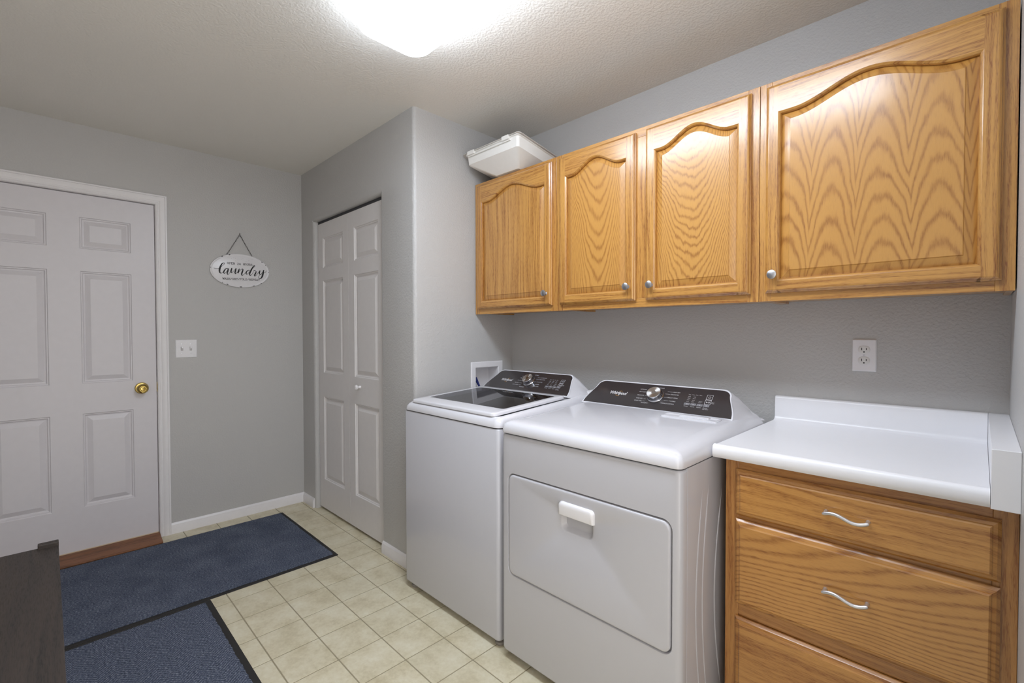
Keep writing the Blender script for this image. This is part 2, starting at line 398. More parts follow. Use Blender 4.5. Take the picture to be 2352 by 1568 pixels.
slabo = mb.build('slab', 'door_white', d1, smooth=False)
def moulded(cy, cz, hy, hz, fx, mp):
    """a moulded door panel: ogee step down, wide bevel up to a raised field (loops in local metres around the panel centre)"""
    lv = [(0, 0.0), (0.004, -0.005), (0.008, -0.005), (0.013, -0.011), (0.019, -0.012), (0.040, -0.003), (0.043, -0.002)]
    return MB().loft([mp([(cy+sy*(hy-i), cz+sz*(hz-i)) for sy, sz in ((-1, -1), (1, -1), (1, 1), (-1, 1))], fx, dd) for i, dd in lv], cap0=False)
for (a, b) in rows:
    src = None
    for (c0, c1) in cols:
        if src is None:
            o = moulded(0, 0, (c1-c0)/2, (b-a)/2, 0, lambda l, fx, dd: [(dd, p, q) for p, q in l]).build('panel', 'door_white', None, ang=10, recalc=False); src = o.data
        else: o = bpy.data.objects.new('panel', src); COL.objects.link(o)
        o.parent = d1; o.location = Vector((FX, (c0+c1)/2, (a+b)/2)) - d1.location
MB().box(FX-0.012, FX+0.0015, SY0, SY1, 0.0285, 0.0335).build('door_sweep', 'sweep', d1, smooth=False)
kc = (FX, -1.676, 0.933)
kn = MB().lathe(kc, (1, 0, 0), [(0.034, 0), (0.034, 0.004), (0.030, 0.009), (0.020, 0.011), (0.0135, 0.014), (0.0125, 0.028), (0.017, 0.034), (0.026, 0.042), (0.0285, 0.050), (0.027, 0.057), (0.021, 0.0625), (0.0185, 0.0615), (0.0165, 0.0600), (0.0135, 0.0600), (0.0105, 0.0625), (0.0, 0.0632)], 40).build('door_knob', 'brass', d1)
MB().box(kc[0]+0.0628, kc[0]+0.0640, kc[1]-0.006, kc[1]+0.006, kc[2]-0.0015, kc[2]+0.0015).build('keyway', 'black', kn, smooth=False)
# sill under the door
pr = [(-0.11, 0.0), (0.126, 0.0), (0.128, 0.005), (0.120, 0.010), (0.062, 0.017), (0.024, 0.025), (0.014, 0.028), (-0.11, 0.028)]
mb = MB().loft([[(x, DY1-0.003, z) for x, z in pr], [(x, DY0+0.003, z) for x, z in pr]])
th = mb.build('trim_3', oak('sill_wood', 'Y', F=30, light=(140, 94, 64), dark=(88, 56, 36), rough=0.5, coat=0.1), ang=25); th['kind'] = 'structure'

# bifold closet door
d2 = thing('door_2', ((OX0+OX1)/2, -D+0.045, 0.0), None, None, kind='structure')
BF = -D+0.030
def bifold(x0, x1, knob):
    z0, z1 = 0.018, 2.040
    w2 = (x1-x0); st = 0.078
    prs = [(0.225, 0.815), (0.985, 1.635), (1.725, 1.935)]
    xs = [x0, x0+st, x1-st, x1]; zz = [z0] + [v for r in prs for v in r] + [z1]
    mb = MB()
    for i in range(3):
        for j in range(len(zz)-1):
            if i == 1 and (zz[j], zz[j+1]) in prs: continue
            mb.add([(xs[i], BF, zz[j]), (xs[i+1], BF, zz[j]), (xs[i+1], BF, zz[j+1]), (xs[i], BF, zz[j+1])], [(0, 1, 2, 3)])
    yb = BF+0.03
    mb.add([(x0, yb, z0), (x1, yb, z0), (x1, yb, z1), (x0, yb, z1), (x0, BF, z0), (x1, BF, z0), (x1, BF, z1), (x0, BF, z1)], [(0, 1, 2, 3), (0, 4, 5, 1), (1, 5, 6, 2), (2, 6, 7, 3), (3, 7, 4, 0)])
    lf = mb.build('leaf', 'bifold', d2, smooth=False, recalc=True)
    for a, b in prs:
        moulded((xs[1]+xs[2])/2, (a+b)/2, (xs[2]-xs[1])/2, (b-a)/2, BF, lambda l, fx, dd: [(p, fx-dd, q) for p, q in l]).build('panel', 'bifold', lf, ang=10, recalc=False)
    if knob:
        c = (knob, BF, 0.925)
        MB().lathe(c, (0, -1, 0), [(0.011, 0), (0.009, 0.004), (0.0075, 0.012), (0.012, 0.018), (0.0165, 0.024), (0.0165, 0.029), (0.011, 0.034), (0, 0.035)], 24).build('knob', 'white_trim', lf)
mid = 0.694
bifold(OX0+0.006, mid-0.0012, None); bifold(mid+0.0012, OX1-0.004, 0.842)
MB().box(OX0+0.003, OX1-0.003, BF+0.002, BF+0.028, 2.043, OZ-0.001).build('track', 'seam', d2, smooth=False)

# hose box set into the closet side wall
hb = thing('hose_box', (XB, -0.215, BZ0), 'white recessed washing machine hose box in the wall above the washer', 'hose box')
mb = MB()
def ring(i, x): return [(x, BY0-i, BZ0-i), (x, BY1+i, BZ0-i), (x, BY1+i, BZ1+i), (x, BY0-i, BZ1+i)]
mb.loft([ring(0.034, XB+0.0002), ring(0.034, XB+0.004), ring(0.031, XB+0.007), ring(0.002, XB+0.006), ring(-0.0015, XB+0.003), ring(-0.0015, XB-0.085)], cap0=False)
mb.build('frame', 'plastic', hb, smooth=False, recalc=True)
v = MB().lathe((XB-0.06, -0.27, BZ0+0.012), (0, 0, 1), [(0.009, 0), (0.009, 0.05), (0.006, 0.055), (0.006, 0.07)], 14).tube([(XB-0.06, -0.27, BZ0+0.03), (XB-0.035, -0.262, BZ0+0.03)], 0.008)
vo = v.build('valve', 'brass', hb)
MB().tube([(XB-0.045, -0.268, BZ0+0.112), (XB-0.028, -0.250, BZ0+0.060)], [0.010, 0.006], 12).build('valve_handle', 'blue', vo)

# switch plate and outlet
sw = thing('light_switch', (0, -1.4485, 1.167), 'white double toggle light switch plate beside the entry door', 'light switch')
def plate(mp, hx, hz, t, o, mat='plastic'):
    return MB().loft([mp(rrect(0, 0, hx, hz, 0.003, 3), 0.0003), mp(rrect(0, 0, hx, hz, 0.003, 3), t*0.5), mp(rrect(0, 0, hx-0.003, hz-0.003, 0.003, 3), t)], cap0=False).build('plate', mat, o)
mpx = lambda l, d: [(d, -1.4485+a, 1.167+b) for a, b in l]
plate(mpx, 0.057, 0.057, 0.006, sw)
for s in (-0.0235, 0.0235):
    MB().loft([mpx(rrect(s, 0, 0.0065, 0.0125, 0.001, 2), 0.0055), mpx(rrect(s, 0, 0.0065, 0.0125, 0.001, 2), 0.0066)], cap0=False).build('toggle_slot', 'slot', sw, smooth=False)
    MB().add([(0.006, -1.4485+s-0.0045, 1.160), (0.006, -1.4485+s+0.0045, 1.160), (0.006, -1.4485+s+0.0045, 1.178), (0.006, -1.4485+s-0.0045, 1.178), (0.017, -1.4485+s-0.004, 1.171), (0.017, -1.4485+s+0.004, 1.171), (0.015, -1.4485+s+0.004, 1.180), (0.015, -1.4485+s-0.004, 1.180)], [(0, 1, 5, 4), (1, 2, 6, 5), (2, 3, 7, 6), (3, 0, 4, 7), (4, 5, 6, 7)]).build('toggle', 'plastic', sw, smooth=False)
    for zz in (-0.03, 0.03):
        MB().lathe((0.0055, -1.4485+s, 1.167+zz), (1, 0, 0), [(0.0035, 0), (0.0035, 0.001), (0, 0.0014)], 10).build('screw', 'nickel', sw)
ot = thing('wall_outlet', (3.297, 0, 1.182), 'white duplex wall outlet above the white countertop', 'outlet')
mpy = lambda l, d: [(3.297+a, -d, 1.182+b) for a, b in l]
plate(mpy, 0.0355, 0.0575, 0.006, ot)
for s in (-0.0195, 0.0195):
    rc = MB().loft([mpy(rrect(0, s, 0.0172, 0.0143, 0.0125, 6), 0.0055), mpy(rrect(0, s, 0.0172, 0.0143, 0.0125, 6), 0.0072), mpy(rrect(0, s, 0.0165, 0.0136, 0.0125, 6), 0.0078)], cap0=False).build('receptacle', 'socket', ot)
    mb = MB()
    for a, hh in ((-0.0065, 0.0045), (0.0065, 0.0035)):
        mb.box(3.297+a-0.0011, 3.297+a+0.0011, -0.0081, -0.0076, 1.182+s+0.003-hh, 1.182+s+0.003+hh)
    mb.lathe((3.297, -0.0076, 1.182+s-0.0075), (0, -1, 0), [(0.0026, 0), (0.0026, 0.0005)], 10)
    mb.build('slots', 'black', rc, smooth=False)
MB().lathe((3.297, -0.0058, 1.182), (0, -1, 0), [(0.003, 0), (0.003, 0.001), (0, 0.0014)], 10).build('screw', 'nickel', ot)

# ================================================================== ceiling fixture
cl = thing('ceiling_light', (2.60, -1.168, H), 'long white rounded ceiling light fixture, switched on', 'ceiling light')
cx, cy, hx, hy = 2.648, -1.160, 0.645, 0.143
lv = [(0.016, H-0.054), (0.004, H-0.056), (0.0, H-0.064), (0.000, H-0.088), (0.006, H-0.100), (0.018, H-0.109), (0.045, H-0.114)]
lp = [XY(rrect(cx, cy, hx-i, hy-i, 0.065-i*0.5, 8), z) for i, z in lv]
MB().loft(lp[:5], cap0=False, cap1=False, mi=1).loft(lp[4:], cap0=False, mi=0).build('diffuser', ['diffuser', 'diffuser_rim'], cl)
MB().loft([XY(rrect(cx, cy, hx-0.02, hy-0.02, 0.05, 6), H-0.0005), XY(rrect(cx, cy, hx-0.014, hy-0.016, 0.055, 6), H-0.0545)]).build('base_pan', 'white_trim', cl)

# ================================================================== oak wall cabinets
YF, YD, ZB, ZT = -0.305, -0.3255, 1.372, 2.122
DEP = [0, 0.009, 0.012, 0.0165, 0.0195, 0.0205]
PO = [0, 0, 0.004, 0.005, 0.009, 0.012]; PI_ = [0, 0, 0, 0.002, 0.006, 0.008]; PN = [0]*6
def piece(x0, x1, z0, z1, l, r, b, t, yb):
    return MB().loft([[(x0+l[k], yb-DEP[k], z0+b[k]), (x1-r[k], yb-DEP[k], z0+b[k]), (x1-r[k], yb-DEP[k], z1-t[k]), (x0+l[k], yb-DEP[k], z1-t[k])] for k in range(6)])
def archz(t):
    a = (t-0.07)/0.86
    return 0.5-0.5*math.cos(2*math.pi*a) if 0 < a < 1 else 0.0
def cab_door(root, x0, x1, pmat, knobx):
    z0, z1, s = 1.400, 2.104, 0.047; yb = YF-0.0005
    zs_, A, NA = 2.000, 0.054, 28
    ox0, ox1, oz0 = x0+s, x1-s, z0+s
    def arch_pts(i, extra=0.0):
        a, b = ox0+i, ox1-i
        return [(a+(b-a)*k/NA, zs_-i*0.9+extra+A*archz((a+(b-a)*k/NA-ox0)/(ox1-ox0))) for k in range(NA+1)]
    # raised panel carries the door
    loops = []
    for i, dd in ((-0.004, 0.004), (0.0, 0.0045), (0.002, 0.0055), (0.0255, 0.0135), (0.0265, 0.0150), (0.028, 0.0155)):
        ar = arch_pts(i)
        loops.append([(ox0+i, yb-dd, oz0+i), (ox1-i, yb-dd, oz0+i)] + [(x, yb-dd, z) for x, z in reversed(ar)])
    d = MB().loft(loops).build('door', pmat, root, ang=12)
    ov = 0.008
    piece(x0, ox0, z0, z1, PO, PI_, PO, PO, yb).build('stile', 'oak_v', d, ang=15)
    piece(ox1, x1, z0, z1, PI_, PO, PO, PO, yb).build('stile', 'oak_v', d, ang=15)
    piece(ox0-ov, ox1+ov, z0, oz0, PN, PN, PO, PI_, yb).build('bottom_rail', 'oak_h', d, ang=15)
    loops = []
    for k in range(6):
        ar = arch_pts(0.0, PI_[k]); ar[0] = (ox0-ov, ar[0][1]); ar[-1] = (ox1+ov, ar[-1][1])
        loops.append([(x, yb-DEP[k], z) for x, z in ar] + [(ox1+ov, yb-DEP[k], z1-PO[k]), (ox0-ov, yb-DEP[k], z1-PO[k])])
    MB().loft(loops).build('top_rail', 'oak_h', d, ang=15)
    kz = 1.460
    MB().lathe((knobx, yb-0.0203, kz), (0, -1, 0), [(0.0085, 0), (0.0075, 0.002), (0.005, 0.005), (0.0048, 0.013), (0.009, 0.017), (0.0145, 0.019), (0.0155, 0.022), (0.0145, 0.0245), (0.010, 0.0265), (0, 0.0275)], 28).build('knob', 'knob_metal', d)
def wall_cab(x0, x1, doors, label):
    rt_ = thing('wall_cabinet', ((x0+x1)/2, -0.15, ZB), label, 'cabinet', 'oak wall cabinets above the machines')
    mb = MB().box(x0+0.001, x0+0.016, YF+0.019, -0.002, ZB+0.004, ZT-0.004).box(x1-0.016, x1-0.001, YF+0.019, -0.002, ZB+0.004, ZT-0.004)
    mb.box(x0+0.016, x1-0.016, YF+0.019, -0.002, ZB+0.012, ZB+0.026).box(x0+0.016, x1-0.016, YF+0.019, -0.002, ZT-0.045, ZT-0.030).box(x0+0.016, x1-0.016, -0.008, -0.002, ZB+0.026, ZT-0.045)
    mb.build('body', 'oak_side', rt_, smooth=False)
    e = 0.0007; fw_ = 0.038; f = YF
    MB().box(x0+e, x0+fw_, f, f+0.019, ZB, ZT).build('face_stile', 'oak_v', rt_, smooth=False, bevel=0.001)
    MB().box(x1-fw_, x1-e, f, f+0.019, ZB, ZT).build('face_stile', 'oak_v', rt_, smooth=False, bevel=0.001)
    MB().box(x0+fw_, x1-fw_, f, f+0.019, ZB, ZB+fw_).build('face_rail', 'oak_h', rt_, smooth=False, bevel=0.001)
    MB().box(x0+fw_, x1-fw_, f, f+0.019, ZT-fw_, ZT).build('face_rail', 'oak_h', rt_, smooth=False, bevel=0.001)
    if len(doors) > 1:
        mxx = (doors[0][1]+doors[1][0])/2
        MB().box(mxx-0.038, mxx+0.038, f, f+0.019, ZB+fw_, ZT-fw_).build('face_stile', 'oak_v', rt_, smooth=False, bevel=0.001)
    for dx0, dx1, pm, kx in doors: cab_door(rt_, dx0, dx1, pm, kx)
    return rt_
wall_cab(1.509, 2.121, [(1.540, 2.098, 'panel1', 2.068)], 'oak wall cabinet with one arched door, under the white plastic box')
wall_cab(2.121, 3.039, [(2.148, 2.558, 'panel2', 2.528), (2.606, 3.014, 'panel3', 2.637)], 'oak wall cabinet with two arched doors, middle of the row')
wall_cab(3.039, 3.654, [(3.062, 3.628, 'panel4', 3.091)], 'oak wall cabinet with wide cathedral-grain door above the countertop')

# white plastic box on top of the first cabinet, tipped back
lb = thing('plastic_box', (1.74, -0.22, 2.112), 'white plastic box with a clear lid on top of the oak cabinet', 'box')
TL = 0.165
def tz(y, z): return z - TL*(y+0.40)
def bl(x0, x1, y0, y1, z, r): return [(a, b, tz(b, z)) for a, b in rrect((x0+x1)/2, (y0+y1)/2, (x1-x0)/2, (y1-y0)/2, r, 4)]
mb = MB().loft([bl(1.690, 1.868, -0.312, -0.130, 2.1435, 0.012), bl(1.552, 1.944, -0.395, -0.055, 2.203, 0.016), bl(1.545, 1.950, -0.400, -0.050, 2.253, 0.018), bl(1.538, 1.957, -0.407, -0.043, 2.255, 0.02), bl(1.538, 1.957, -0.407, -0.043, 2.258, 0.02)])
mb.build('tub', 'litter', lb, ang=25)
MB().loft([bl(1.518, 1.968, -0.412, -0.036, 2.2585, 0.02), bl(1.518, 1.968, -0.412, -0.036, 2.2625, 0.02), bl(1.530, 1.956, -0.40, -0.048, 2.266, 0.02)]).build('lid', 'clear', lb, ang=25)
for xa, xb_ in ((1.570, 1.625), (1.845, 1.895)):
    mb = MB(); y0 = -0.416
    mb.add([(xa, y0, 2.268), (xb_, y0, 2.268), (xb_, y0, 2.246), (xa, y0, 2.246), (xa, y0+0.02, 2.268), (xb_, y0+0.02, 2.268), (xb_, y0+0.014, 2.246), (xa, y0+0.014, 2.246)], [(0, 1, 2, 3), (0, 4, 5, 1), (1, 5, 6, 2), (2, 6, 7, 3), (3, 7, 4, 0)])
    mb.build('clip', 'litter', lb, smooth=False, bevel=0.002)
MB().box(1.57, 1.90, -0.4075, -0.400, 2.240, 2.246).build('ledge', 'litter', lb, smooth=False, bevel=0.001)

# ================================================================== base cabinet, worktop
bc = thing('base_cabinet', (3.348, -0.3, 0), 'oak base cabinet with three drawers beside the dryer', 'cabinet')
bx0, bx1, by = 3.041, 3.6556, -0.600
MB().box(bx0+0.001, bx1, by+0.019, -0.003, 0.10, 0.878).box(bx0+0.02, bx1-0.005, -0.53, -0.003, 0.001, 0.10).build('body', 'oak_side', bc, smooth=False)
MB().box(bx0, bx0+0.038, by, by+0.019, 0.10, 0.880).build('face_stile', 'oak_base_v', bc, smooth=False, bevel=0.001)
MB().box(bx1-0.040, bx1, by, by+0.019, 0.10, 0.880).build('face_stile', 'oak_base_v', bc, smooth=False, bevel=0.001)
for z0, z1 in ((0.10, 0.145), (0.405, 0.445), (0.695, 0.72), (0.842, 0.880)):
    MB().box(bx0+0.038, bx1-0.040, by+0.0004, by+0.019, z0, z1).build('face_rail', 'oak_base_h', bc, smooth=False, bevel=0.001)
def pull(xc, zc, par, yb):
    pts = []; L = 0.098
    for k in range(25):
        t = k/24; pts.append((xc-L/2+L*t, yb-0.021-0.006*math.sin(math.pi*t), zc+0.0065*math.sin(2*math.pi*t)))
    mb = MB().tube(pts, [0.003]+[0.0046]*23+[0.003], 12)
    for i in (1, 23):
        mb.lathe((pts[i][0], yb, pts[i][2]), (0, -1, 0), [(0.0052, 0), (0.0045, 0.003), (0.0042, 0.021)], 14)
    mb.build('pull', 'nickel', par)
def drawer(z0, z1, mt, pz):
    x0, x1 = 3.073, 3.629; yb = by-0.0005
    lv = [(0, 0), (0, 0.006), (0.004, 0.010), (0.006, 0.0125), (0.013, 0.015), (0.0145, 0.018), (0.018, 0.0205)]
    d = MB().loft([[(x0+i, yb-dd, z0+i), (x1-i, yb-dd, z0+i), (x1-i, yb-dd, z1-i), (x0+i, yb-dd, z1-i)] for i, dd in lv]).build('drawer', mt, bc, ang=12)
    pull(3.352, pz, d, yb-0.0205)
drawer(0.714, 0.853, 'drawer1', 0.788); drawer(0.444, 0.702, 'drawer2', 0.580); drawer(0.150, 0.405, 'drawer3', 0.300)
wt = thing('countertop', (3.33, -0.3, 0.882), 'white laminate countertop with backsplash on the oak drawer cabinet', 'countertop')
pr = [(-0.001, 0.8822), (-0.628, 0.8822), (-0.636, 0.884), (-0.640, 0.892), (-0.640, 0.908), (-0.637, 0.917), (-0.630, 0.9225), (-0.620, 0.9225), (-0.605, 0.919), (-0.590, 0.918), (-0.045, 0.918), (-0.033, 0.921), (-0.026, 0.928), (-0.024, 0.936), (-0.022, 1.004), (-0.019, 1.010), (-0.014, 1.0125), (-0.001, 1.0125)]
MB().loft([YZ(pr, 3.0145), YZ(pr, 3.610)]).build('top', 'laminate', wt, ang=50)
MB().box(3.6108, 3.6558, -0.6405, -0.001, 0.8822, 1.0125).build('side_splash', 'laminate', wt, smooth=False, bevel=0.0012)

# ================================================================== washer and dryer
def console(root, xc, yb0, zb0, yt, zt, wb, wt_, yr, zr, wr, name='console'):
    """sloping control console: white housing + black face. returns the face object and a plane mapper (x, t, lift)"""
    d = Vector((0, yt-yb0, zt-zb0)); L = d.length; d.normalize(); nrm = Vector((0, d.z*-1, d.y)); 
    def P(x, t, lift=0.0): return Vector((x, yb0, zb0)) + d*t + nrm*lift
    def outline(off, n=10):
        pts = []
        hb_, ht = wb/2+off, wt_/2+off; rr = 0.038
        def side(t): return hb_ + (ht-hb_)*(0.5-0.5*math.cos(math.pi*min(max(t/(L*0.98), 0), 1)))*0.9 + (ht-hb_)*0.1*t/L
        right = [(side(L*k/n*0.76), L*k/n*0.76-off) for k in range(n+1)]
        x1, t1 = right[-1]; tt = L+off
        corner = [(x1-(1-math.cos(a))*rr*0.9 - 0.0, t1+(tt-t1)*math.sin(a)) for a in [R(90*k/6) for k in range(1, 7)]]
        rp = right+corner
        return [(xc+a, t) for a, t in rp] + [(xc-a, t) for a, t in reversed(rp)]
    F = outline(0.0045); F2 = outline(0.006)
    loops = [[P(x, t, 0.0) for x, t in F], [P(x, t, -0.004) for x, t in F2]]
    def back(k, bulge):
        out = []
        for x, t in F2:
            tn = max(t, 0)/L; p = P(x, t, -0.004)
            q = Vector((xc+(x-xc)/(wb/2)*wr/2*(1.0 if tn < 0.5 else 1.0), yr, zb0-0.03+(zr-zb0+0.03)*tn))
            r_ = p.lerp(q, k); r_.z += bulge*tn; out.append(r_)
        return out
    loops += [back(0.06, 0.003), back(0.3, 0.010), back(0.65, 0.009), back(1.0, 0.0)]
    co = MB().loft(loops).build(name, 'enamel', root, ang=60)
    G = outline(-0.0015)
    cp = MB().loft([[P(x, t, 0.0003) for x, t in G], [P(x, t, 0.0012) for x, t in G]]).build('control_panel', 'panel_black', root, ang=30)
    return co, cp, P, d, nrm, L
def markings(cp, P, d, nrm, x0, kx, kt, left, right, lift=0.0016, washer=False):
    ux = Vector((1, 0, 0)); mb = MB()
    text_mesh('Whirlpool', 0.0235, 0.0, P(x0, 0.060, lift), ux, d, mb, width=0.084, shear=0.25, bold=0.0006)
    mb.build('logo_lettering', 'print', cp, smooth=False, recalc=False)
    sw_ = [P(x0+0.043+0.013*math.cos(R(a)), 0.0645+0.0135*math.sin(R(a)), lift) for a in range(200, 318, 12)]
    sw2 = [P(x0+0.050+0.010*math.cos(R(a)), 0.0675+0.012*math.sin(R(a)), lift) for a in range(30, 140, 12)]
    MB().tube(sw_, [0.0003+0.0007*math.sin(math.pi*i/(len(sw_)-1)) for i in range(len(sw_))], 5).tube(sw2, [0.0003+0.0006*math.sin(math.pi*i/(len(sw2)-1)) for i in range(len(sw2))], 5).build('logo_swoosh', 'gold', cp)
    mb = MB(); mg = MB()
    def word(b, x, t, wdt, sz=0.0068): text_mesh(b, sz, 0.0, P(x, t-0.0022, lift), ux, d, mb, width=wdt)
    def line(xa, ta, xb, tb, w_=0.0005, tgt=None):
        (tgt or mb).add([P(xa, ta-w_, lift), P(xb, tb-w_, lift), P(xb, tb+w_, lift), P(xa, ta+w_, lift)], [(0, 1, 2, 3)])
    for b, x, t, wd in left:
        word(b, x, t, wd); line(x+wd+0.003, t, min(kx-0.036, x+wd+0.022), t, 0.0004)
    for b, x, t, wd in right:
        word(b, x, t, wd); 
        if t < 0.11: line(max(kx+0.036, x-0.024), t, x-0.003, t, 0.0004)
    # selector columns
    gx = kx+0.133
    for i, b in enumerate(('Temp', 'Time', 'Dry', 'More')): word(b, gx+0.0145*i, 0.097, 0.010, 0.0045)
    for r_ in range(4):
        for c_ in (range(3) if washer else range(2)):
            word(('High', 'Med', 'Low', 'Extra')[r_], gx+0.002+0.021*c_, 0.087-0.0085*r_, 0.010, 0.0042)
    for i, b in enumerate(('Temp', 'Time', 'Options', 'Sense')):
        xa = kx+0.130+0.0252*i
        mg.add([P(xa, 0.0425, lift), P(xa+0.0225, 0.0425, lift), P(xa+0.0225, 0.0535, lift), P(xa, 0.0535, lift)], [(0, 1, 2, 3)])
        word(b, xa+0.002, 0.037, 0.017, 0.0058)
        line(xa+0.009, 0.048, xa+0.0135, 0.048, 0.0018)
    word('Static Guard', kx+0.207, 0.0315, 0.022, 0.0045)
    for ta, tb in ((0.079, 0.102), (0.055, 0.0765)):
        xa, xb = kx+0.2065, kx+0.2285
        for q in ((xa, ta, xb, ta), (xa, tb, xb, tb)): line(*q, 0.0006)
        for xx in (xa, xb):
            mb.add([P(xx-0.0006, ta, lift), P(xx+0.0006, ta, lift), P(xx+0.0006, tb, lift), P(xx-0.0006, tb, lift)], [(0, 1, 2, 3)])
    xm = kx+0.2175
    n_ = 16
    for i in range(n_):
        a, b = R(120+300*i/n_), R(120+300*(i+1)/n_)
        mb.add([P(xm+math.cos(q)*rr, 0.0905+math.sin(q)*rr, lift) for q, rr in ((a, 0.0042), (b, 0.0042), (b, 0.0052), (a, 0.0052))], [(0, 1, 2, 3)])
    mb.add([P(xm-0.0005, 0.0905, lift), P(xm+0.0005, 0.0905, lift), P(xm+0.0005, 0.0965, lift), P(xm-0.0005, 0.0965, lift)], [(0, 1, 2, 3)])
    mb.add([P(xm-0.006, 0.062, lift), P(xm+0.000, 0.0658, lift), P(xm-0.006, 0.0695, lift)], [(0, 1, 2)])
    for q in (0.0022, 0.0052): mb.add([P(xm+q, 0.062, lift), P(xm+q+0.0015, 0.062, lift), P(xm+q+0.0015, 0.0695, lift), P(xm+q, 0.0695, lift)], [(0, 1, 2, 3)])
    word('Control', kx+0.183, 0.066, 0.013, 0.0045); word('Lock', kx+0.183, 0.061, 0.009, 0.0045)
    word('Start', kx+0.2315, 0.068, 0.011, 0.0045); word('Pause', kx+0.2315, 0.063, 0.011, 0.0045)
    mb.build('markings', 'print', cp, smooth=False, recalc=False)['kind'] = 'stuff'
    mg.build('key_row', 'print_grey', cp, smooth=False, recalc=False)['kind'] = 'stuff'
def dial(root, P, nrm, kx, kt):
    c = P(kx, kt, 0.001)
    kb = MB().lathe(c, nrm, [(0.035, 0), (0.035, 0.002), (0.0325, 0.004), (0.031, 0.008), (0.0305, 0.022), (0.0298, 0.0245), (0.0285, 0.0255)], 48).build('dial', 'chrome', root)
    cap = MB().lathe((0, 0, 0), (0, 0, 1), [(0.0287, 0.0), (0.0283, 0.0012), (0.012, 0.0004), (0.0, 0.0)], 48).build('dial_cap', 'dial_steel', None)
    cap.parent = kb; cap.location = c + nrm*0.0252 - wloc(kb); cap.rotation_mode = 'QUATERNION'; cap.rotation_quaternion = nrm.to_track_quat('Z', 'Y')
    MB().lathe(c, nrm, [(0.0365, -0.0005), (0.0365, 0.0015), (0.033, 0.0018)], 48).build('dial_ring', 'black', kb)

# ---------------- dryer
DX0, DX1, DF, DB = 2.281, 3.009, -0.834, -0.105
dr = thing('dryer', ((DX0+DX1)/2, (DF+DB)/2, 0), 'white front-loading dryer with black control panel next to the oak drawers', 'dryer')
xc, yc, hx, hy = (DX0+DX1)/2, (DF+DB)/2, (DX1-DX0)/2, (DB-DF)/2
MB().loft([XY(rrect(xc, yc+0.018, hx-0.0015, hy-0.020, 0.006, 3), z) for z in (0.030, 0.878)]).build('cabinet', 'enamel_shaded', dr)
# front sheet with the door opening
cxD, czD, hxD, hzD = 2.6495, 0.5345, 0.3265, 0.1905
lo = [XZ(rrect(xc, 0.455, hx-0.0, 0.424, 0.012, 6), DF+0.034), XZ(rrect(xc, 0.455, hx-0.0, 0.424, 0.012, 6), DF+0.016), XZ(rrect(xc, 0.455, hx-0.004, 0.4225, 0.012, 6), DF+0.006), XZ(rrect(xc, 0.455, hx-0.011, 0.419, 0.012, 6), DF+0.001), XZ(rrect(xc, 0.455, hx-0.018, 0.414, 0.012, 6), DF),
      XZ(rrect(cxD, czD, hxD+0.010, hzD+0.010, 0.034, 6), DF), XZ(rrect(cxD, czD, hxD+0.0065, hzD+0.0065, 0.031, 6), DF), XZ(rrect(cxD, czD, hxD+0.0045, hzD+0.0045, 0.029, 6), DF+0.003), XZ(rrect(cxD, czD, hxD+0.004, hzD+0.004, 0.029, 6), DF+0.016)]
MB().loft(lo, cap0=False).build('front_panel', 'enamel_shaded', dr, ang=50)
# door with scooped grip
cs, zs2 = 2.6465, 0.622
lo = [XZ(rrect(cxD, czD, hxD, hzD, 0.025, 6), DF+0.014), XZ(rrect(cxD, czD, hxD, hzD, 0.025, 6), DF+0.001), XZ(rrect(cxD, czD, hxD-0.0025, hzD-0.0025, 0.024, 6), DF-0.0022), XZ(rrect(cxD, czD, hxD-0.006, hzD-0.006, 0.022, 6), DF-0.003), XZ(rrect(cxD, czD, hxD-0.011, hzD-0.011, 0.018, 6), DF-0.003),
      XZ(rrect(cs, zs2, 0.070, 0.036, 0.020, 6), DF-0.003), XZ(rrect(cs, zs2, 0.064, 0.032, 0.019, 6), DF-0.001), XZ(rrect(cs, zs2+0.003, 0.056, 0.025, 0.014, 6), DF+0.016), XZ(rrect(cs, zs2+0.003, 0.050, 0.020, 0.010, 6), DF+0.018)]
dd_ = MB().loft(lo, cap0=False).build('door', 'enamel_shaded', dr, ang=50)
def hood(hw, zt, zb, r, y):
    pts = [(cs+hw, zb)] + [(cs+hw-r+r*math.cos(R(a)), zt-r+r*math.sin(R(a))) for a in range(0, 91, 18)] + [(cs-hw+r+r*math.cos(R(a)), zt-r+r*math.sin(R(a))) for a in range(90, 181, 18)] + [(cs-hw, zb)]
    return XZ(pts, y)
MB().loft([hood(0.0735, 0.689, 0.6435, 0.014, DF-0.0028), hood(0.0725, 0.688, 0.6435, 0.014, DF-0.008), hood(0.0700, 0.6855, 0.644, 0.013, DF-0.0125), hood(0.0655, 0.680, 0.6455, 0.011, DF-0.0148), hood(0.060, 0.674, 0.6475, 0.009, DF-0.0152)]).build('handle', 'plastic', dd_, ang=50)
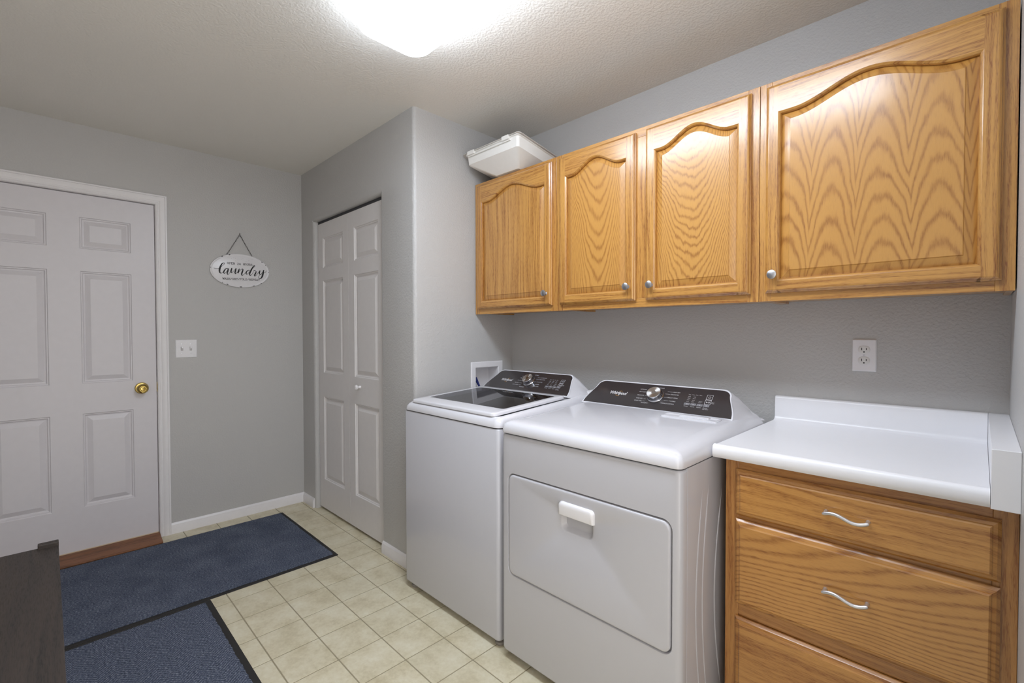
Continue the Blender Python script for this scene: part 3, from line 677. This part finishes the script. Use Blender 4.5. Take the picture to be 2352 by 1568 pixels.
# top
def topl(i, z, k, r): 
    return [(a, b, z + k*(b-DF)) for a, b in rrect(xc, yc-0.003, hx-i, hy+0.003-i, max(r-i*0.3, 0.006), 6)]
SL = 0.055
MB().loft([topl(0.006, 0.8805, 0, 0.022), topl(0.001, 0.8815, 0, 0.022), topl(0.0, 0.886, 0, 0.022), topl(0.001, 0.900, 0.0, 0.022), topl(0.005, 0.911, SL*0.12, 0.022), topl(0.012, 0.9185, SL*0.3, 0.022), topl(0.024, 0.9235, SL*0.6, 0.022), topl(0.042, 0.926, SL*0.9, 0.022), topl(0.065, 0.9263, SL, 0.022)]).build('top', 'enamel', dr, ang=60)
MB().loft([XY(rrect(xc, yc-0.002, hx-0.004, hy-0.003, 0.02, 5), 0.8775), XY(rrect(xc, yc-0.002, hx-0.004, hy-0.003, 0.02, 5), 0.8815)]).build('top_seam', 'seam', dr)  # dark strip filling the groove below the dryer top
co, cp, P, d, nrm, L = console(dr, 2.639, -0.350, 0.953, -0.252, 1.043, 0.652, 0.580, -0.106, 0.945, 0.716)
Lb = [('NORMAL', 2.564, 0.101, 0.030), ('HEAVY DUTY', 2.563, 0.087, 0.034), ('DELICATE', 2.562, 0.068, 0.030), ('TIMED DRY', 2.562, 0.051, 0.032), ('QUICK DRY', 2.560, 0.038, 0.034), ('Sensing Dry', 2.594, 0.030, 0.030)]
Rb = [('TOWELS', 2.643, 0.116, 0.024), ('LIGHT DRY', 2.711, 0.100, 0.030), ('DELICATES', 2.705, 0.087, 0.034), ('BULKY ITEMS', 2.698, 0.0695, 0.042), ('TUMBLE', 2.711, 0.0525, 0.026), ('WRINKLE CONTROL', 2.680, 0.038, 0.056)]
markings(cp, P, d, nrm, 2.428, 2.644, 0.069, Lb, Rb)
dial(dr, P, nrm, 2.644, 0.0705)
def tp(x, y, l): return (x, y, 0.926 + SL*(y-DF) + l)
def tl(i, l, yoff=0.0): return [tp(a, b, l) for a, b in rrect(2.840, -0.405+yoff, 0.105-i, 0.028-i, 0.008, 3)]
ls = MB().loft([tl(0, 0.0003), tl(0.0, 0.003), tl(0.003, 0.0045), tl(0.006, 0.0045), tl(0.008, 0.0025)], cap0=False).build('lint_screen_cover', 'enamel', dr, ang=40)
MB().loft([[tp(a, b, l) for a, b in rrect(2.852, -0.398, 0.056-i, 0.011-i*0.5, 0.004, 3)] for i, l in ((0, 0.0025), (0.001, 0.007), (0.004, 0.008))]).build('grip', 'enamel', ls, ang=40)
for k, (yy, bow, z1) in enumerate(((-0.735, 0.045, 0.800), (-0.690, 0.045, 0.810), (-0.600, 0.060, 0.775))):
    pts = [(DX1-0.0032, yy+bow*(1-math.sin(math.pi*t)), 0.10+(z1-0.10)*t) for t in [i/20 for i in range(21)]]
    MB().tube(pts, [0.0015+0.0025*min(1, 8*min(i, 20-i)/20) for i in range(21)], 8).build('side_rib', 'enamel_shaded', dr)
for fx in (DX0+0.05, DX1-0.05):
    for fy in (DF+0.06, DB-0.06):
        MB().lathe((fx, fy, 0.0005), (0, 0, 1), [(0.018, 0), (0.018, 0.012), (0.009, 0.016), (0.009, 0.031)], 16).build('foot', 'foot', dr)

# ---------------- washer
WX0, WX1, WF, WB = 1.566, 2.252, -0.822, -0.120
wa = thing('washing_machine', ((WX0+WX1)/2, (WF+WB)/2, 0), 'white top-loading washing machine with smoked glass lid by the closet', 'washing machine')
xc, yc, hx, hy = (WX0+WX1)/2, (WF+WB)/2, (WX1-WX0)/2, (WB-WF)/2
MB().loft([XY(rrect(xc, yc, hx-0.006, hy-0.006, 0.014, 5), 0.0285), XY(rrect(xc, yc, hx-0.001, hy-0.001, 0.016, 5), 0.033), XY(rrect(xc, yc, hx, hy, 0.017, 5), 0.040), XY(rrect(xc, yc, hx, hy, 0.017, 5), 0.876), XY(rrect(xc, yc, hx-0.003, hy-0.003, 0.016, 5), 0.8805)]).build('cabinet', 'enamel_shaded', wa, ang=50)
MB().loft([XY(rrect(xc, yc, hx-0.004, hy-0.004, 0.016, 5), 0.8800), XY(rrect(xc, yc, hx-0.004, hy-0.004, 0.016, 5), 0.8850)]).build('top_seam', 'seam', wa)  # dark strip in the seam between washer body and top
SW = 0.062
def wl_(i, z, k, r, cyo=0.0, hyo=0.0):
    return [(a, b, z + k*(b-WF)) for a, b in rrect(xc, yc+cyo, hx-i, hy-i+hyo, max(r, 0.004), 6)]
def op(i, z, k, r):    # lid opening
    return [(a, b, z + k*(b-WF)) for a, b in rrect(xc, -0.578, 0.285-i, 0.222-i, r, 6)]
def circ(r, z): 
    n = 28; return [(xc+r*math.cos(2*math.pi*(k-0)/n + 0.0), -0.56+r*math.sin(2*math.pi*k/n), z) for k in range(n)]
lo = [wl_(0.004, 0.8835, 0, 0.028), wl_(-0.001, 0.886, 0, 0.03), wl_(-0.001, 0.893, 0.0, 0.03), wl_(0.002, 0.906, SW*0.5, 0.03), wl_(0.010, 0.917, SW*0.9, 0.03), wl_(0.020, 0.9225, SW, 0.028), wl_(0.030, 0.923, SW, 0.026), op(-0.004, 0.917, SW, 0.03), op(0.0, 0.910, SW, 0.03), op(0.008, 0.895, SW*0.5, 0.04)]
lo += [circ(0.245, 0.865), circ(0.235, 0.85), circ(0.235, 0.60)]
MB().loft(lo, cap0=False).build('top', ['enamel'], wa, ang=60)
MB().loft([circ(0.231, 0.70), circ(0.231, 0.845), circ(0.212, 0.848), circ(0.205, 0.835), circ(0.205, 0.61), circ(0.02, 0.605)]).build('basket', 'drum', wa, ang=40)
def lidl(i, l, r, hyo=0.0, cyo=0.0): return [(a, b, 0.9175 + SW*(b-WF) + l) for a, b in rrect(xc, -0.578+cyo, 0.300-i, 0.232-i+hyo, r, 6)]
lid = MB().loft([lidl(0.006, 0.0045, 0.020), lidl(0.0, 0.007, 0.022), lidl(0.0, 0.016, 0.022), lidl(0.003, 0.020, 0.022), lidl(0.010, 0.0215, 0.018),
      [(a, b, 0.9175 + SW*(b-WF) + 0.0215) for a, b in rrect(xc+0.002, -0.555, 0.270, 0.172, 0.012, 6)], [(a, b, 0.9175 + SW*(b-WF) + 0.0195) for a, b in rrect(xc+0.002, -0.555, 0.269, 0.171, 0.012, 6)], [(a, b, 0.9175 + SW*(b-WF) + 0.006) for a, b in rrect(xc+0.002, -0.555, 0.269, 0.171, 0.012, 6)]], cap0=False, cap1=False).build('lid', 'enamel', wa, ang=50)
MB().loft([[(a, b, 0.9175 + SW*(b-WF) + z) for a, b in rrect(xc+0.002, -0.555, 0.2688, 0.1708, 0.012, 6)] for z in (0.0165, 0.0205)]).build('glass', 'smoke', lid, ang=40)
co, cp, P, d, nrm, L = console(wa, 1.905, -0.330, 0.962, -0.222, 1.051, 0.598, 0.520, -0.122, 0.955, 0.668)
Lb = [('NORMAL', 1.835, 0.104, 0.026), ('HEAVY', 1.832, 0.090, 0.028), ('COLORS', 1.824, 0.072, 0.028), ('BULKY', 1.816, 0.054, 0.030), ('CLEAN WASHER', 1.808, 0.040, 0.042), ('Drain & Spin', 1.868, 0.0275, 0.032)]
Rb = [('TOWELS', 1.918, 0.119, 0.026), ('ACTIVEWEAR', 1.972, 0.103, 0.040), ('DELICATES', 1.970, 0.090, 0.036), ('WHITES', 1.964, 0.071, 0.036), ('QUICK', 1.964, 0.054, 0.026), ('RINSE & SPIN', 1.950, 0.040, 0.044)]
markings(cp, P, d, nrm, 1.703, 1.905, 0.070, Lb, Rb, washer=True)
dial(wa, P, nrm, 1.907, 0.072)
MB().lathe((2.205, -0.125, 0.945), (0, 1, 0), [(0.026, -0.05), (0.030, -0.03), (0.030, 0.02), (0.022, 0.03)], 18).build('hose_cover', 'plastic', wa)
for fx in (WX0+0.045, WX1-0.030):
    for fy in (WF+0.035, WB-0.05):
        MB().lathe((fx, fy, 0.0005), (0, 0, 1), [(0.019, 0), (0.021, 0.006), (0.021, 0.013), (0.010, 0.017), (0.010, 0.029)], 18).build('foot', 'foot', wa)

# ================================================================== wall sign
SX = 0.004; SC = (-1.1335, 1.692); ra, rb_ = 0.1825, 0.1145
sg = thing('wall_sign', (0, SC[0], SC[1]), 'oval white laundry sign hanging on a chain on the door wall', 'sign')
def ell(i, x, n=56):
    t = R(1.2); out = []
    for k in range(n):
        a = 2*math.pi*k/n; p, q = (ra-i)*math.cos(a), (rb_-i)*math.sin(a)
        out.append((x, SC[0]+p*math.cos(t)-q*math.sin(t), SC[1]+p*math.sin(t)+q*math.cos(t)))
    return out
MB().loft([ell(0.002, SX), ell(0.0, SX+0.003), ell(0.001, SX+0.0065), ell(0.004, SX+0.0075), ell(0.010, SX+0.0055), ell(0.013, SX+0.005), ell(0.018, SX+0.0065)]).build('plate', 'signwhite', sg, ang=50)
TX = SX+0.0070
# the script is drawn on a fine grid and laid flat on the plate
def smap(px, py):
    a, b = px/1000.0, py/1000.0
    y = -1.36501 + 0.24317*a - 0.00329*b + 0.01615*a*a
    z = 1.9563 + 0.0408*a - 0.28684*b - 0.01842*a*b + 0.00145*a*a
    return (TX, y, z)
STROKES = [
 [(305,928,6),(340,944,8),(400,945,8),(455,915,8),(520,865,9),(548,832,10),(530,818,14),(490,838,26),(452,905,38),(434,975,40),(440,1030,30),(470,1050,14),(510,1025,8),(545,980,8)],
 [(625,945,14),(585,945,16),(545,985,26),(528,1030,26),(545,1055,14),(590,1020,8),(632,955,10)],
 [(634,943,22),(620,1000,34),(607,1045,30),(617,1076,18),(650,1058,8),(705,975,8)],
 [(712,930,18),(702,970,32),(692,1010,32),(702,1040,18),(740,1012,8),(802,940,8)],
 [(808,938,20),(792,1000,34),(783,1038,28),(796,1062,14),(845,1015,8)],
 [(880,948,16),(862,1000,32),(847,1052,26)],
 [(850,1045,8),(900,985,8),(942,955,12),(960,972,24),(946,1020,34),(931,1068,30),(942,1100,16),(985,1075,8),(1045,1005,8)],
 [(1112,985,14),(1075,985,14),(1042,1018,24),(1031,1055,24),(1050,1075,12),(1090,1042,8),(1132,988,8)],
 [(1130,1000,8),(1190,932,8),(1228,893,12),(1207,885,18),(1162,950,30),(1122,1030,34),(1109,1072,28),(1126,1102,14),(1165,1070,8),(1203,1008,8)],
 [(1200,985,16),(1225,992,14),(1256,1012,14),(1246,1050,30),(1222,1093,30),(1228,1114,16),(1268,1088,8),(1325,1015,8)],
 [(1346,988,18),(1332,1030,30),(1332,1064,22),(1356,1075,10),(1400,1030,8),(1428,985,10)],
 [(1428,978,22),(1412,1060,36),(1392,1128,34),(1362,1168,22),(1322,1170,10),(1310,1132,8),(1345,1088,8),(1420,1052,8),(1465,1030,8),(1490,993,8)]]
def cr(p0, p1, p2, p3, t): return tuple(0.5*((2*b)+(-a+c)*t+(2*a-5*b+4*c-d_)*t*t+(-a+3*b-3*c+d_)*t**3) for a, b, c, d_ in zip(p0, p1, p2, p3))
mb = MB()
for S in STROKES:
    pts = []
    for i in range(len(S)-1):
        p0, p1, p2, p3 = S[max(i-1, 0)], S[i], S[i+1], S[min(i+2, len(S)-1)]
        for k in range(5): pts.append(cr(p0, p1, p2, p3, k/5))
    pts.append(S[-1]); L_ = []; Rr = []
    for i, (x, y, wd) in enumerate(pts):
        a, b = pts[max(i-1, 0)], pts[min(i+1, len(pts)-1)]; tx, ty = b[0]-a[0], b[1]-a[1]; l = math.hypot(tx, ty) or 1
        nx, ny = -ty/l, tx/l; h = max(wd, 5)*0.5
        L_.append(smap(x+nx*h, y+ny*h)); Rr.append(smap(x-nx*h, y-ny*h))
    n_ = len(pts)
    mb.add(L_+Rr, [(i, i+1, n_+i+1, n_+i) for i in range(n_-1)])
mb.build('script_lettering', 'ink', sg, smooth=False, recalc=False)
# small slab-serif capitals drawn with strokes (unit cell 0..1)
SF = {'O': [[(.2,.1),(.05,.35),(.05,.65),(.2,.95),(.6,.95),(.75,.65),(.75,.35),(.6,.1),(.2,.1)]], 'P': [[(.1,0),(.1,1),(.55,1),(.72,.85),(.72,.62),(.55,.48),(.1,.48)]], 'E': [[(.1,0),(.1,1)],[(0,1),(.75,1),(.75,.8)],[(.1,.52),(.5,.52)],[(0,0),(.75,0),(.75,.2)]],
 'N': [[(.1,0),(.1,1),(.7,0),(.7,1)]], '2': [[(.08,.75),(.2,.97),(.55,.97),(.7,.75),(.6,.5),(.08,.03),(.75,.03)]], '4': [[(.55,0),(.55,1),(.05,.32),(.75,.32)]], 'H': [[(.1,0),(.1,1)],[(.7,0),(.7,1)],[(.1,.5),(.7,.5)]],
 'U': [[(.1,1),(.1,.3),(.25,.02),(.55,.02),(.7,.3),(.7,1)]], 'R': [[(.1,0),(.1,1),(.55,1),(.7,.85),(.7,.65),(.55,.5),(.1,.5)],[(.45,.5),(.75,0)]], 'S': [[(.7,.8),(.55,.98),(.2,.98),(.07,.78),(.2,.57),(.6,.45),(.73,.25),(.6,.03),(.2,.03),(.05,.22)]],
 'W': [[(.02,1),(.2,0),(.4,.7),(.6,0),(.78,1)]], 'A': [[(.02,0),(.38,1),(.45,1),(.78,0)],[(.2,.35),(.62,.35)]], 'D': [[(.1,0),(.1,1),(.5,1),(.73,.75),(.73,.25),(.5,0),(.1,0)]], 'Y': [[(.05,1),(.4,.5),(.75,1)],[(.4,.5),(.4,0)]],
 'F': [[(.1,0),(.1,1)],[(0,1),(.75,1),(.75,.8)],[(.1,.52),(.5,.52)]], 'L': [[(.1,1),(.1,0),(.75,0),(.75,.25)]], 'T': [[(.4,0),(.4,1)],[(.03,.8),(.03,1),(.77,1),(.77,.8)]], '/': [[(.1,-.05),(.7,1.05)]], ' ': []}
SERIF = {'P': [(.1,0)], 'N': [(.1,0),(.1,1),(.7,1)], '4': [(.55,0)], 'H': [(.1,0),(.1,1),(.7,0),(.7,1)], 'U': [(.1,1),(.7,1)], 'R': [(.1,0),(.75,0)], 'W': [(.02,1),(.78,1)], 'A': [(.05,0),(.75,0)], 'Y': [(.08,1),(.72,1),(.4,0)], 'F': [(.1,0)], 'L': [(.1,1)], 'T': [(.4,0)]}
def caps(mb, s, y0, z0, y1, z1, hgt, wd):
    n_ = len(s); adv = (y1-y0)/n_
    for i, ch in enumerate(s):
        st = [list(p) for p in SF[ch]] + [[(a-.13, b), (a+.13, b)] for a, b in SERIF.get(ch, [])]
        for pl_ in st:
            for (a, b), (c, d_) in zip(pl_[:-1], pl_[1:]):
                A = Vector((y0+adv*(i+a), z0+(z1-z0)*i/n_+b*hgt)); B = Vector((y0+adv*(i+c), z0+(z1-z0)*i/n_+d_*hgt))
                t = (B-A); l = t.length
                if l < 1e-6: continue
                t /= l; nn = Vector((-t.y, t.x))*wd/2; A -= t*wd*0.3; B += t*wd*0.3
                mb.add([(TX, *(A+nn)), (TX, *(B+nn)), (TX, *(B-nn)), (TX, *(A-nn))], [(0, 1, 2, 3)])
mb = MB()
caps(mb, 'OPEN 24 HOURS', -1.215, 1.7305, -1.058, 1.733, 0.0125, 0.0021)
caps(mb, 'WASH/DRY/FOLD/REPEAT', -1.242, 1.6255, -1.013, 1.6325, 0.0115, 0.0021)
mb.build('small_lettering', 'ink', sg, smooth=False, recalc=False)['kind'] = 'stuff'
mb = MB()
for ang_, ln, wd in ((128, 7, .0035), (112, 6, .0035), (41, 6, .003), (28, 4, .003), (176, 4, .004), (2, 4, .004), (232, 4, .003), (243, 7, .0035), (270, 8, .0035), (297, 8, .003), (316, 5, .003)):
    N = 6; a_ = [ang_-ln/2*0.7+ln*0.7*k/N for k in range(N+1)]
    o_, i_ = [], []
    for k, a in enumerate(a_):
        s = math.sin(math.pi*k/N); rr = 0.0045
        o_.append((SX+0.0079, SC[0]+(ra-rr+wd*s*0.8)*math.cos(R(a)), SC[1]+(rb_-rr+wd*s*0.8)*math.sin(R(a))))
        i_.append((SX+0.0079, SC[0]+(ra-rr-wd*s*0.8)*math.cos(R(a)), SC[1]+(rb_-rr-wd*s*0.8)*math.sin(R(a))))
    mb.add(o_+i_, [(k, k+1, N+2+k, N+1+k) for k in range(N)])
mb.build('worn_spots', 'ink', sg, smooth=False, recalc=False)['kind'] = 'stuff'
mb = MB(); rnd = random.Random(3)
for k in range(26):
    yy, zz = -1.215+0.16*rnd.random(), 1.756+0.022*rnd.random()
    l = 0.002+0.003*rnd.random(); mb.add([(TX, yy, zz), (TX, yy+l, zz-0.001), (TX, yy+l*0.8, zz+l*0.7)], [(0, 1, 2)])
mb.build('faded_specks', 'faint', sg, smooth=False, recalc=False)['kind'] = 'stuff'
def chain(p, q):
    p, q = Vector(p), Vector(q); n_ = 15; mb = MB()
    for k in range(n_):
        a, b = p.lerp(q, (k-0.12)/n_), p.lerp(q, (k+1.12)/n_); ax = (b-a); l = ax.length; ax.normalize(); c = (a+b)/2
        sd = Vector((0, -ax.z, ax.y)) if k % 2 == 0 else Vector((1, 0, 0))
        hw = 0.0028; hl = l/2-hw
        pts = [c+ax*(hl+hw*math.cos(t))+sd*hw*math.sin(t) for t in [R(-90+45*i) for i in range(5)]] + [c-ax*(hl+hw*math.cos(t))-sd*hw*math.sin(t) for t in [R(-90+45*i) for i in range(5)]]
        mb.tube(pts, 0.0008, 5, closed=True)
    return mb
hk = (0.006, -1.135, 1.938)
chain(hk, (0.007, -1.216, 1.793)).build('chain', 'chain', sg)
chain(hk, (0.007, -1.062, 1.800)).build('chain', 'chain', sg)
MB().tube([(0.0005, -1.135, 1.944), (0.008, -1.135, 1.943), (0.0095, -1.135, 1.949)], 0.0018, 8).build('nail', 'chain', sg)

# ================================================================== floor mats
def floor_mat(x0, x1, y0, y1, bd, cm, label):
    t = thing('floor_mat', ((x0+x1)/2, (y0+y1)/2, 0), label, 'floor mat', 'blue carpet floor mats')
    cx, cy, hx, hy = (x0+x1)/2, (y0+y1)/2, (x1-x0)/2, (y1-y0)/2
    MB().loft([XY(rrect(cx, cy, hx, hy, 0.004, 2), 0.0003), XY(rrect(cx, cy, hx, hy, 0.004, 2), 0.002), XY(rrect(cx, cy, hx-0.004, hy-0.004, 0.004, 2), 0.0035), XY(rrect(cx, cy, hx-bd, hy-bd, 0.004, 2), 0.0042)]).build('rubber_border', 'rubber', t, ang=20)
    # carpet with a slightly ragged edge
    n_ = 60; rnd = random.Random(int(x0*100)); lp = []
    X0, X1, Y0, Y1 = x0+bd, x1-bd, y0+bd, y1-bd
    def jit(): return (rnd.random()-0.5)*0.004
    for k in range(n_): lp.append((X0+(X1-X0)*k/n_, Y0+jit()))
    for k in range(n_): lp.append((X1+jit(), Y0+(Y1-Y0)*k/n_))
    for k in range(n_): lp.append((X1-(X1-X0)*k/n_, Y1+jit()))
    for k in range(n_): lp.append((X0+jit(), Y1-(Y1-Y0)*k/n_))
    MB().loft([XY(lp, 0.0043), XY(lp, 0.0085)]).build('carpet', cm, t, ang=30)
floor_mat(0.131, 1.022, -2.42, -0.920, 0.022, 'carpet', 'dark blue ribbed carpet mat with black edge along the entry door')
floor_mat(1.026, 1.815, -2.42, -1.548, 0.026, 'carpet2', 'blue chevron-patterned carpet mat with wide black rubber border')

# ================================================================== dark table in the left foreground
TZ, tx0, ty1 = 0.70, 1.848, -2.066
tb = thing('side_table', (2.35, -2.30, 0), 'dark brown wooden tabletop with corner block in the bottom left foreground', 'table')
MB().box(tx0, 2.85, -2.52, ty1, TZ-0.022, TZ).build('tabletop', 'dark_wood', tb, smooth=False, bevel=0.0012)
for lx in (tx0+0.012, 2.80):
    for ly in (-2.51, ty1-0.042):
        MB().loft([XY(rrect(lx+0.019, ly+0.015, 0.015, 0.013, 0.002, 2), 0.0), XY(rrect(lx+0.019, ly+0.015, 0.019, 0.015, 0.002, 2), 0.30), XY(rrect(lx+0.019, ly+0.015, 0.019, 0.015, 0.002, 2), TZ-0.022)]).build('leg', 'dark_wood', tb)
for y0, y1 in ((-2.505, -2.487), (ty1-0.040, ty1-0.022)):
    MB().box(tx0+0.05, 2.80, y0, y1, TZ-0.10, TZ-0.022).build('apron', 'dark_wood', tb, smooth=False, bevel=0.001)
MB().box(tx0-0.006, tx0+0.014, -2.1055, ty1+0.0003, TZ-0.006, TZ+0.011).build('corner_block', 'dark_wood', tb, smooth=False, bevel=0.002)
